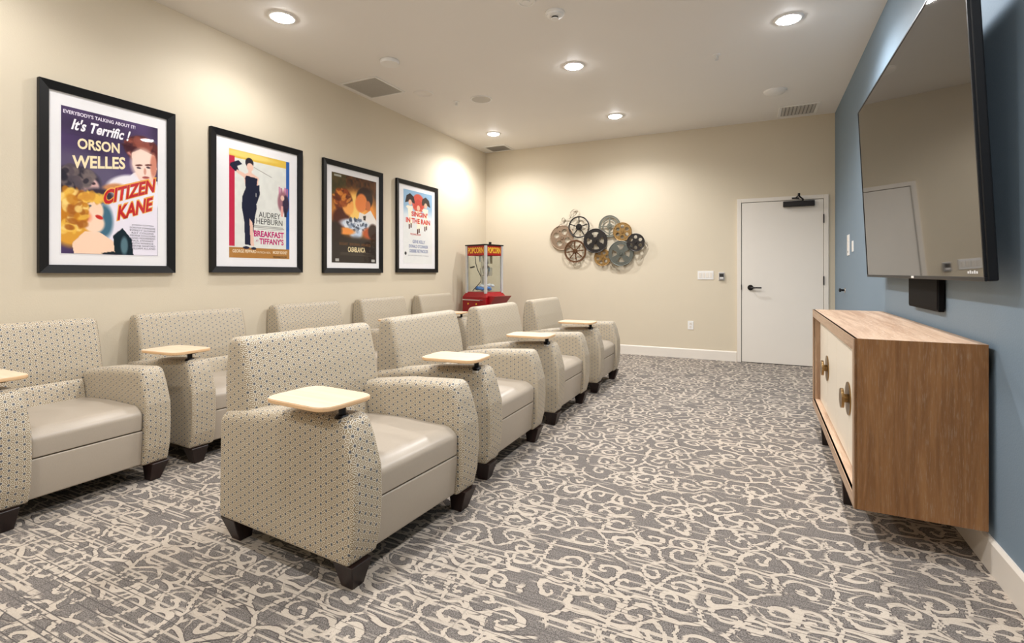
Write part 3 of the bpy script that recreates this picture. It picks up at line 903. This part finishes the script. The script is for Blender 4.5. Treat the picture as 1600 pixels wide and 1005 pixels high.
obj('inner_carcass', B(-L + FT, L - FT, -D_ + RV + .03, -.01, Z0 + FR, Z1 - FR), 'dark', cz)
dw = (2 * L - 2 * FT) / 4
for k in range(4):
    x0 = -L + FT + k * dw
    dr = obj('door', B(x0 + .0018, x0 + dw - .0018, -D_ + RV, -D_ + RV + .02, Z0 + FR + .003, Z1 - FR - .003, .0015, 1), 'cream', cz)
    # half back plate and pull, at the meeting stiles
    xm = x0 + dw if k % 2 == 0 else x0; s = -1 if k % 2 == 0 else 1
    zc = .54
    bm = bmesh.new(); n_ = 18
    for ya, yb in ((-D_ + RV - .006, -D_ + RV),):
        arc = [(xm + s * (.0015 + .086 * math.sin(PI * i / n_)), zc + .086 * math.cos(PI * i / n_)) for i in range(n_ + 1)]
        A = [bm.verts.new((x, ya, z)) for x, z in arc]; Bq = [bm.verts.new((x, yb, z)) for x, z in arc]
        bm.faces.new(A); bm.faces.new(Bq[::-1])
        for i in range(n_ + 1): bm.faces.new((A[i], A[(i + 1) % (n_ + 1)], Bq[(i + 1) % (n_ + 1)], Bq[i]))
    for (r0, y0_, y1_) in ((.022, -D_ + RV - .026, -D_ + RV - .004), (.051, -D_ + RV - .037, -D_ + RV - .024)):
        arc = [(xm + s * (.0015 + r0 * math.sin(PI * i / n_)), zc + r0 * math.cos(PI * i / n_)) for i in range(n_ + 1)]
        A = [bm.verts.new((x, y0_, z)) for x, z in arc]; Bq = [bm.verts.new((x, y1_, z)) for x, z in arc]
        bm.faces.new(A); bm.faces.new(Bq[::-1])
        for i in range(n_ + 1): bm.faces.new((A[i], A[(i + 1) % (n_ + 1)], Bq[(i + 1) % (n_ + 1)], Bq[i]))
    obj('handle', bm, 'bronze', dr)
for x in (-L + .47, L - .47):
    for y in (-D_ + .035, -.10):
        bm = bmesh.new(); v0 = []; v1 = []
        for i, j in ((-1, -1), (1, -1), (1, 1), (-1, 1)):
            v1.append(bm.verts.new((x + i * .028, y + j * .028, Z0 + .002))); v0.append(bm.verts.new((x + i * .018, y + j * .018, 0)))
        bm.faces.new(v0[::-1]); bm.faces.new(v1)
        for i in range(4): bm.faces.new((v0[i], v0[(i + 1) % 4], v1[(i + 1) % 4], v1[i]))
        obj('leg', bm, 'leg', cz)

# ------------------------------------------------------------ film reel wall art
ra = thing('reel_wall_art', 'metal wall sculpture of overlapping film reels on the beige back wall', 'wall art', (-2.05, YB, 1.62))
RC = dict(tan=plain('reel_tan', (150, 128, 106), .45, .5, var=.15, vscale=30), black=plain('reel_black', (46, 42, 40), .4, .5, var=.15),
          brown=plain('reel_brown', (96, 66, 42), .45, .5, var=.2, vscale=30), grey=plain('reel_grey', (118, 118, 106), .45, .5, var=.12),
          gold=plain('reel_gold', (142, 110, 62), .45, .5, var=.75, vscale=60), slate=plain('reel_slate', (94, 97, 90), .45, .5, var=.12), wire=plain('reel_wire', (112, 100, 80), .4, .7))
M.update({'rc_' + k: v for k, v in RC.items()})
def reel_px(cx, cy, ry):
    """centre and radius on the wall of a circle seen in the photograph's close-up of the back wall"""
    px, py = 850 + cx / 8.378, 310 + cy / 8.378
    xc, zc = (px - 800) / 780, -(py - 426) / 780; c, s = math.cos(THETA), math.sin(THETA)
    rx_, ry_ = xc * c - s, xc * s + c; t = YB / ry_
    return rx_ * t, 1.2 + zc * t, ry / 8.378 / 780 * t


def plate(R0, holes, th, y, N=96):
    """disc with holes: angular/radial grid with faces dropped where a hole is, then given thickness"""
    bm = bmesh.new(); NR = 22; g = {}
    for i in range(NR + 1):
        r = R0 * (i / NR)
        for k in range(N): g[i, k] = bm.verts.new((r * math.cos(2 * PI * k / N), y, r * math.sin(2 * PI * k / N))) if i else (g[0, 0] if k else bm.verts.new((0, y, 0)))
    for i in range(NR):
        for k in range(N):
            k2 = (k + 1) % N
            rm = (i + .5) / NR; am = 2 * PI * (k + .5) / N
            if holes(rm, am): continue
            q = [g[i, k], g[i + 1, k], g[i + 1, k2], g[i, k2]] if i else [g[0, 0], g[1, k], g[1, k2]]
            bm.faces.new(q)
    bmesh.ops.delete(bm, geom=[v for v in bm.verts if not v.link_faces], context='VERTS')
    r = bmesh.ops.extrude_face_region(bm, geom=bm.faces[:])
    bmesh.ops.translate(bm, verts=[v for v in r['geom'] if isinstance(v, bmesh.types.BMVert)], vec=(0, th, 0))
    # rolled rim
    tube(bm, [(R0 * math.cos(2 * PI * k / 40), y + th / 2, R0 * math.sin(2 * PI * k / 40)) for k in range(40)], .007, 6, closed=True)
    return bm
def round_holes(n, rc, rh, ph=0.0, small=None):
    def f(r, a):
        x, z = r * math.cos(a), r * math.sin(a)
        for k in range(n):
            b = ph + 2 * PI * k / n
            if math.hypot(x - rc * math.cos(b), z - rc * math.sin(b)) < rh: return True
            if small:
                b2 = b + PI / n
                if math.hypot(x - small[0] * math.cos(b2), z - small[0] * math.sin(b2)) < small[1]: return True
        return r < .05
    return f
def sector_holes(n, r0, r1, gap, ph=0.0, mid=None):
    def f(r, a):
        if mid and abs(r - mid) < .045: return False
        if not r0 < r < r1: return False
        q = ((a - ph) / (2 * PI / n)) % 1.0; d = min(q, 1 - q) * 2 * PI / n * r
        return d > gap
    return f
def blade_holes(n, rc, ph):
    """trapezoid windows narrow at the hub"""
    def f(r, a):
        q = ((a - ph) / (2 * PI / n)) % 1.0; q = min(q, 1 - q) * 2 * PI / n
        return .34 < r < .74 and q < .32 + .12 * (r - .34) / .4
    return f
REELS = [('tan', 243, 517, 157, round_holes(4, .52, .235, 1.15, (.55, .07)), .030), ('black', 470, 380, 138, sector_holes(5, .34, .90, .05, .3), .050),
         ('brown', 425, 695, 145, sector_holes(8, .22, .86, .05, .1), .060), ('grey', 865, 368, 140, sector_holes(4, .26, .84, .07, 0, mid=.62), .030),
         ('black', 690, 560, 155, blade_holes(4, .55, .05 + PI / 2), .075), ('gold', 1035, 440, 118, round_holes(6, .58, .20, .5), .050),
         ('gold', 775, 775, 108, round_holes(6, .58, .20, .2), .040), ('slate', 1018, 722, 160, blade_holes(4, .55, PI / 2), .062), ('black', 1213, 580, 112, round_holes(6, .62, .19, PI / 2), .078)]
for colr, cx, cy_, ry, hf, dep in REELS:
    X, Z, r_ = reel_px(cx, cy_, ry)
    bm = plate(r_, hf, .004, -dep)
    o = obj('film_reel', bm, 'rc_' + colr, ra); o.location = (X + 2.05, 0, Z - 1.62)
    o['label'] = {'tan': 'tan reel with round holes', 'black': 'black reel', 'brown': 'brown spoked reel', 'grey': 'grey reel with sector windows', 'gold': 'mottled gold reel', 'slate': 'slate grey reel'}[colr]
    bm = cyl(bmesh.new(), r_ * .16, .016, Matrix.Translation((0, -dep - .003, 0)) @ Matrix.Rotation(PI / 2, 4, 'X'), seg=20)
    for k in range(4): cyl(bm, r_ * .035, .01, Matrix.Translation((r_ * .10 * math.cos(k * PI / 2), -dep - .012, r_ * .10 * math.sin(k * PI / 2))) @ Matrix.Rotation(PI / 2, 4, 'X'), seg=8)
    obj('hub', bm, 'rc_' + colr, o)
def strip(pxs, y=-.03):
    P = [reel_px(a, b, 1) for a, b in pxs]; pts = [Vector((X + 2.05, y, Z - 1.62)) for X, Z, _ in P]
    out = []
    for i in range(len(pts) - 1):
        p0, p1, p2, p3 = pts[max(i - 1, 0)], pts[i], pts[i + 1], pts[min(i + 2, len(pts) - 1)]
        for k in range(6):
            t = k / 6; out.append(.5 * ((2 * p1) + (-p0 + p2) * t + (2 * p0 - 5 * p1 + 4 * p2 - p3) * t * t + (-p0 + 3 * p1 - 3 * p2 + p3) * t ** 3))
    out.append(pts[-1])
    bm = bmesh.new(); prev = None
    for p in out:
        a = bm.verts.new(p + Vector((0, -.010, 0))); b = bm.verts.new(p + Vector((0, .010, 0)))
        if prev: bm.faces.new((prev[0], a, b, prev[1]))
        prev = (a, b)
    bmesh.ops.solidify(bm, geom=bm.faces[:], thickness=.003)
    obj('film_strip', bm, 'rc_wire', ra)
strip([(175, 395), (215, 350), (270, 325), (290, 290), (265, 258), (243, 285), (270, 330), (345, 355)])
strip([(265, 262), (320, 275), (390, 240), (440, 190), (435, 150), (395, 150), (360, 185), (365, 225), (350, 262)])
strip([(1320, 545), (1362, 590), (1350, 640), (1325, 665)]); strip([(1180, 700), (1200, 780), (1240, 825), (1285, 790), (1310, 690)])
strip([(870, 870), (900, 915), (960, 925), (1000, 945), (940, 900), (890, 860)]); strip([(390, 840), (430, 865), (460, 850)], -.02)

# ------------------------------------------------------------ popcorn cart
pc = thing('popcorn_cart', 'red popcorn cart with glass case in the far left corner', 'popcorn machine', (-3.57, 6.56, 0), R(-16))
hw, hd = .195, .17
ZG0, ZG1, ZT = .915, 1.45, 1.60
bm = B(-hw - .05, hw + .05, -hd - .045, hd + .045, .22, .85, .006, 1)
obj('cart_body', bm, 'red', pc)
bm = bmesh.new(); v0 = []; v1 = []
for i, j in ((-1, -1), (1, -1), (1, 1), (-1, 1)):
    v0.append(bm.verts.new((i * (hw + .045), j * (hd + .04), .85))); v1.append(bm.verts.new((i * (hw - .0), j * (hd - .0), ZG0)))
bm.faces.new(v0[::-1]); bm.faces.new(v1)
for i in range(4): bm.faces.new((v0[i], v0[(i + 1) % 4], v1[(i + 1) % 4], v1[i]))
obj('sloping_base', bm, 'red', pc)
bm = bmesh.new()   # flared serving shelf on the right side
A = [bm.verts.new(p) for p in ((hw + .045, -hd, .70), (hw + .20, -hd, .86), (hw + .045, -hd, .86))]
Bq = [bm.verts.new(p) for p in ((hw + .045, hd, .70), (hw + .20, hd, .86), (hw + .045, hd, .86))]
bm.faces.new(A); bm.faces.new(Bq[::-1])
for i in range(3): bm.faces.new((A[i], A[(i + 1) % 3], Bq[(i + 1) % 3], Bq[i]))
obj('side_shelf', bm, 'red', pc)
bm = tube(bmesh.new(), [(-hw, -hd - .045, .80), (-hw, -hd - .09, .80), (hw - .03, -hd - .09, .80), (hw - .03, -hd - .045, .80)], .009)
obj('push_bar', bm, 'chrome', pc)
bm = tube(bmesh.new(), [(hw + .052, -.14, .55), (hw + .052, -.11, .67), (hw + .052, .10, .67), (hw + .052, .13, .55)], .005)
for x in (-.12, .05): cyl(bm, .012, .01, Matrix.Translation((x, -hd - .048, .74)) @ Matrix.Rotation(PI / 2, 4, 'X'), seg=10)
obj('yellow_trim', bm, 'yellow', pc)
for i in (-1, 1):
    for j in (-1, 1):
        obj('corner_post', B(i * hw - .018, i * hw + .018, j * hd - .018, j * hd + .018, ZG0 - .02, ZT, .004, 1), 'steel', pc)
        bm = cyl(bmesh.new(), .055, .03, Matrix.Translation((i * (hw - .02), j * (hd - .04), .055)) @ Matrix.Rotation(PI / 2, 4, 'Y'), seg=20)
        box(bm, i * (hw - .02) - .012, i * (hw - .02) + .012, j * (hd - .04) - .012, j * (hd - .04) + .012, .1, .225)
        obj('wheel', bm, 'black', pc)
for nm, q in (('front', (-hw + .018, hw - .018, -hd - .004, -hd + .0)), ('side', (hw - .0, hw + .004, -hd + .018, hd - .018)), ('rear', (-hw + .018, hw - .018, hd, hd + .004)), ('side', (-hw - .004, -hw, -hd + .018, hd - .018))):
    obj('glass_panel', B(q[0], q[1], q[2], q[3], ZG0, ZG1), 'glass', pc)
    obj('sign_panel', B(q[0], q[1], q[2] - .004, q[3] + .004, ZG1, ZT - .008), 'redsign', pc)
text('lettering', 'POPCORN', -hw + .035, hw - .035, ZG1 + .03, ZT - .03, -hd - .010, 'yellow', pc, bold=.03)
ht = text('lettering', 'POPCORN', -hd + .035, hd - .035, ZG1 + .03, ZT - .03, 0, 'yellow', pc, bold=.03)
ht.location = (hw + .010, 0, 0); ht.rotation_euler = (0, 0, PI / 2)
bm = B(-hw - .022, hw + .022, -hd - .022, hd + .022, ZT - .006, ZT + .012, .003, 1); cyl(bm, .02, .04, Matrix.Translation((.12, 0, ZT + .03)), seg=12)
obj('lid', bm, 'frame', pc)
bm = lathe(bmesh.new(), [(0, 1.15), (.085, 1.15), (.095, 1.17), (.095, 1.27), (.05, 1.30), (0, 1.31)], Matrix.Translation((.02, .02, 0)))
box(bm, -.10, -.03, .02, .06, 1.25, 1.45); box(bm, .06, .12, .0, .05, 1.33, 1.45)
cyl(bm, .012, .16, Matrix.Translation((.02, .02, 1.38)), seg=12); box(bm, -.07, .02, -.04, .04, 1.36, 1.45)
obj('kettle', bm, 'chrome', pc, smooth=40)
bm = tube(bmesh.new(), [(-.07, -.12, 1.44), (-.05, -.13, 1.34), (.0, -.14, 1.24), (.07, -.14, 1.14), (.06, -.14, 1.06), (-.04, -.14, .98), (-.12, -.12, .93)], .006)
cyl(bm, .012, .08, Matrix.Translation((-.13, -.12, 1.28)) @ Matrix.Rotation(R(80), 4, 'Y'), seg=10)
obj('scoop_cord', bm, 'black', pc)
obj('lamp_cord', tube(bmesh.new(), [(.12, -.08, 1.45), (.15, -.08, 1.3), (.16, -.07, 1.22), (.11, -.05, 1.14), (.06, 0, 1.13)], .004), 'frame', pc)
bm = bmesh.new()
for i in range(14):
    a = rng.rand() * 6.28
    r = bmesh.ops.create_icosphere(bm, subdivisions=1, radius=.045, matrix=Matrix.Translation((-.02 + .10 * math.cos(a), .0 + .08 * math.sin(a), .95 + .025 * rng.rand())) @ Matrix.Scale(.6, 4, (0, 0, 1)))
t = obj('blue_bag', bm, 'bluebag', pc, smooth=80); t['label'] = 'crumpled blue bags inside the case'
bm = bmesh.new()
for i in range(10):
    a = rng.rand() * 6.28
    bmesh.ops.create_icosphere(bm, subdivisions=1, radius=.035, matrix=Matrix.Translation((.0 + .10 * math.cos(a), .06 + .07 * math.sin(a), .985 + .03 * rng.rand())) @ Matrix.Scale(.6, 4, (0, 0, 1)))
obj('white_bag', bm, 'popwhite', pc, smooth=80)

# ------------------------------------------------------------ switches, outlets, small wall fittings
def wplate(name, label, cat, loc, rz, w_, h_, build, mm='white', th=.007):
    t = thing(name, label, cat, loc, rz)
    obj('cover_plate', B(-w_ / 2, w_ / 2, -th, 0, -h_ / 2, h_ / 2, .0015, 1), mm, t)
    build(t, th); return t
def rockers(n, pitch=.046):
    def f(t, th):
        for k in range(n):
            x = (k - (n - 1) / 2) * pitch
            bm = B(x - .017, x + .017, -th - .003, -th, -.034, .034, .001, 1); box(bm, x + .012, x + .015, -th - .005, -th - .003, -.03, .03)
            obj('dimmer_paddle', bm, 'trim', t)
    return f
def sockets(t, th):
    for z in (-.022, .022):
        o = obj('socket', B(-.017, .017, -th - .003, -th, z - .015, z + .015, .002, 1), 'trim', t)
        bm = bmesh.new()
        for x in (-.006, .006): box(bm, x - .001, x + .001, -th - .0035, -th - .0028, z - .004, z + .006)
        obj('slot', bm, 'dark', o)
wplate('light_switch', 'white four-paddle dimmer switch plate left of the door', 'light switch', (-.540, YB, 1.163), 0, .205, .118, rockers(4))
def thermo(t, th):
    obj('thermostat_body', B(-.034, .034, -.028, -th, -.05, .05, .004, 1), 'greyp', t)
    obj('display_screen', B(-.026, .026, -.03, -.027, -.005, .035), 'dark', t); obj('button_bar', B(-.022, .022, -.03, -.027, -.03, -.015), 'white', t)
wplate('thermostat', 'grey thermostat between switch plate and door frame', 'thermostat', (-.335, YB, 1.148), 0, .075, .11, thermo, 'white', .006)
wplate('power_outlet', 'white power outlet low on the back wall', 'outlet', (-.735, YB, .463), 0, .075, .118, sockets)
def panel2(t, th):
    for z in (.06, -.005): obj('toggle', B(-.02, .02, -th - .004, -th, z - .018, z + .018, .002, 1), 'trim', t)
    obj('small_button', B(-.015, .015, -th - .003, -th, -.08, -.06), 'greyp', t)
wplate('control_panel', 'tall white control plate on the blue wall', 'control panel', (XR(6.3), 6.3, 1.49), AR, .14, .22, panel2)
wplate('wall_switch', 'small white switch beside the tall control plate', 'light switch', (XR(6.02), 6.02, 1.465), AR, .075, .11, rockers(1))
t = thing('door_stop', 'small chrome bumper knob on the blue wall', 'door stop', (XR(6.55), 6.55, 1.005), AR)
obj('rosette', lathe(bmesh.new(), [(0, 0), (.028, 0), (.026, .008), (0, .010)], Matrix.Rotation(PI / 2, 4, 'X')), 'chrome', t, smooth=40)
obj('bumper', lathe(bmesh.new(), [(.012, .008), (.012, .035), (.020, .042), (.020, .056), (0, .062)], Matrix.Rotation(PI / 2, 4, 'X')), 'black', t, smooth=40)

# ------------------------------------------------------------ ceiling fittings
WHERE = ['in the far left corner of the ceiling', 'farthest one in the middle of the ceiling', 'near the middle of the ceiling', 'nearest the blue wall', 'nearest the left wall above the first posters',
         'above the near end of the television', 'over the nearest front armchair', 'over the near corner', 'behind the camera in the middle', 'behind the camera by the blue wall', 'behind the camera on the left', 'farthest behind the camera']
lt0 = None
for (x, y), wh in zip(LAMPS, WHERE):
    if lt0 is None:
        t = thing('recessed_light', '', 'ceiling light')
        obj('trim_ring', lathe(bmesh.new(), [(.078, 0), (.078, -.006), (.086, -.010), (.104, -.006), (.108, 0)], seg=36), 'white', t, smooth=50)
        obj('lens', lathe(bmesh.new(), [(.080, -.002), (.078, -.010), (.06, -.018), (.03, -.022), (0, -.023)], seg=36), 'lens', t, smooth=50)
        sd = bpy.data.lights.new('downlight_beam', 'SPOT'); sd.energy = SPOT_W * 1.0; sd.spot_size = R(156); sd.spot_blend = .65; sd.shadow_soft_size = .05; sd.color = LAMP_C
        so = bpy.data.objects.new('downlight_beam', sd); C.objects.link(so); so.parent = t; so.location = (0, 0, -.075)
        lt0 = t
    else: t = dup(lt0)
    for q in t.children:
        if q.type == 'LIGHT':
            q.data = q.data.copy(); q.data.energy = SPOT_W * zone(x, y)
    t.location = (x, y, CEIL); t['label'] = 'glowing round recessed ceiling light, ' + wh; t['group'] = 'recessed ceiling lights'


def disc(name, label, cat, x, y, prof, mm='white'):
    t = thing(name, label, cat, (x, y, CEIL))
    obj('body', lathe(bmesh.new(), [(r, -z) for r, z in prof], seg=36), mm, t, smooth=40)
    return t
disc('ceiling_speaker', 'white round cover standing off the ceiling beside the grey grille', 'ceiling fitting', -3.063, 3.764, [(.085, 0), (.09, .005), (.092, .02), (.085, .034), (.0, .036)])
disc('blank_cover', 'flat white blank disc beyond the grey grille', 'ceiling fitting', -3.278, 4.611, [(.11, 0), (.105, .006), (.09, .008), (.085, .004), (0, .004)], 'ceil')
t = disc('ceiling_speaker', 'round ceiling speaker with grey grille between two left lights', 'speaker', -2.787, 5.049, [(.125, 0), (.125, .006), (.115, .009), (.108, .006)])
obj('speaker_grille', lathe(bmesh.new(), [(.108, -.006), (.05, -.008), (0, -.008)]), 'grille', t)
disc('blank_cover', 'domed white disc in front of the right hand vent', 'ceiling fitting', .261, 6.203, [(.115, 0), (.113, .012), (.095, .026), (.05, .034), (0, .036)])
def sprinkler(x, y, label):
    t = thing('fire_sprinkler', label, 'sprinkler', (x, y, CEIL))
    obj('escutcheon', lathe(bmesh.new(), [(.035, 0), (.034, -.004), (.014, -.007), (.0, -.007)]), 'white', t, smooth=40)
    bm = tube(bmesh.new(), [(0, 0, -.005), (0, 0, -.035)], .006); tube(bm, [(-.012, 0, -.01), (-.014, 0, -.03), (0, 0, -.042)], .003); tube(bm, [(.012, 0, -.01), (.014, 0, -.03), (0, 0, -.042)], .003)
    cyl(bm, .017, .002, Matrix.Translation((0, 0, -.044)), seg=16)
    obj('sprinkler_head', bm, 'steel', t)
sprinkler(-3.093, 5.0, 'small fire sprinkler beside the round grey speaker'); sprinkler(-.266, 4.952, 'small fire sprinkler between the right hand lights')
t = disc('smoke_detector', 'white smoke detector in the middle of the ceiling at the top edge', 'smoke detector', -1.349, 3.613, [(.075, 0), (.075, .012), (.065, .016), (.062, .026), (.048, .032), (.045, .034), (.0, .034)])
obj('sensor_cage', lathe(bmesh.new(), [(.026, -.034), (.026, -.046), (.0, -.048)]), 'dark', t)
obj('cap', lathe(bmesh.new(), [(.030, -.046), (.028, -.053), (.0, -.055)]), 'white', t)
disc('blank_cover', 'white ribbed disc at the top edge left of the smoke detector', 'ceiling fitting', -1.483, 3.369, [(.07, 0), (.068, .008), (.05, .010), (.048, .006), (.03, .006), (.028, .012), (0, .012)])


def vent(label, x0, x1, y0, y1, nslat, along='x', backm='greyp', louvre=True, fr=.035):
    cx, cy = (x0 + x1) / 2, (y0 + y1) / 2; a, b = (x1 - x0) / 2, (y1 - y0) / 2
    t = thing('air_vent', label, 'air vent', (cx, cy, CEIL))
    bm = bmesh.new()
    for q in ((-a, a, -b, -b + fr), (-a, a, b - fr, b), (-a, -a + fr, -b + fr, b - fr), (a - fr, a, -b + fr, b - fr)): box(bm, q[0], q[1], q[2], q[3], -.010, 0, .002, 1)
    obj('vent_frame', bm, 'white', t)
    obj('backing', B(-a + fr, a - fr, -b + fr, b - fr, -.0025, -.0005), backm, t)
    if louvre:
        for k in range(nslat):
            u = (k + .5) / nslat
            bm = bmesh.new()
            if along == 'x': v = -b + fr + u * 2 * (b - fr); P = [(-a + fr, v - .012, -.003), (a - fr, v - .012, -.003), (a - fr, v + .012, -.014), (-a + fr, v + .012, -.014)]
            else: v = -a + fr + u * 2 * (a - fr); P = [(v - .012, -b + fr, -.003), (v - .012, b - fr, -.003), (v + .012, b - fr, -.014), (v + .012, -b + fr, -.014)]
            vs_ = [bm.verts.new(p) for p in P]; bm.faces.new(vs_)
            bmesh.ops.solidify(bm, geom=bm.faces[:], thickness=.0015)
            obj('slat', bm, 'white', t)
    else:
        bm = bmesh.new()
        for k in range(30):
            v = -a + fr + (k + .5) / 30 * 2 * (a - fr); box(bm, v - .002, v + .002, -b + fr, b - fr, -.005, -.0025)
            v = -b + fr + (k + .5) / 30 * 2 * (b - fr); box(bm, -a + fr, a - fr, v - .002, v + .002, -.005, -.0025)
        o = obj('egg_crate_grille', bm, 'grille', t); o['kind'] = 'stuff'
    return t
vent('square grey return air grille in the ceiling above the left wall', -3.91, -3.43, 3.99, 4.48, 0, backm='grille', louvre=False, fr=.022)
vent('white slatted air vent in the ceiling above the door', .33, .76, 6.82, 7.27, 9, 'y')
vent('white slatted air vent in the ceiling above the far left corner', -3.84, -3.44, 6.98, 7.34, 8, 'y')
print('built', len(bpy.data.objects))
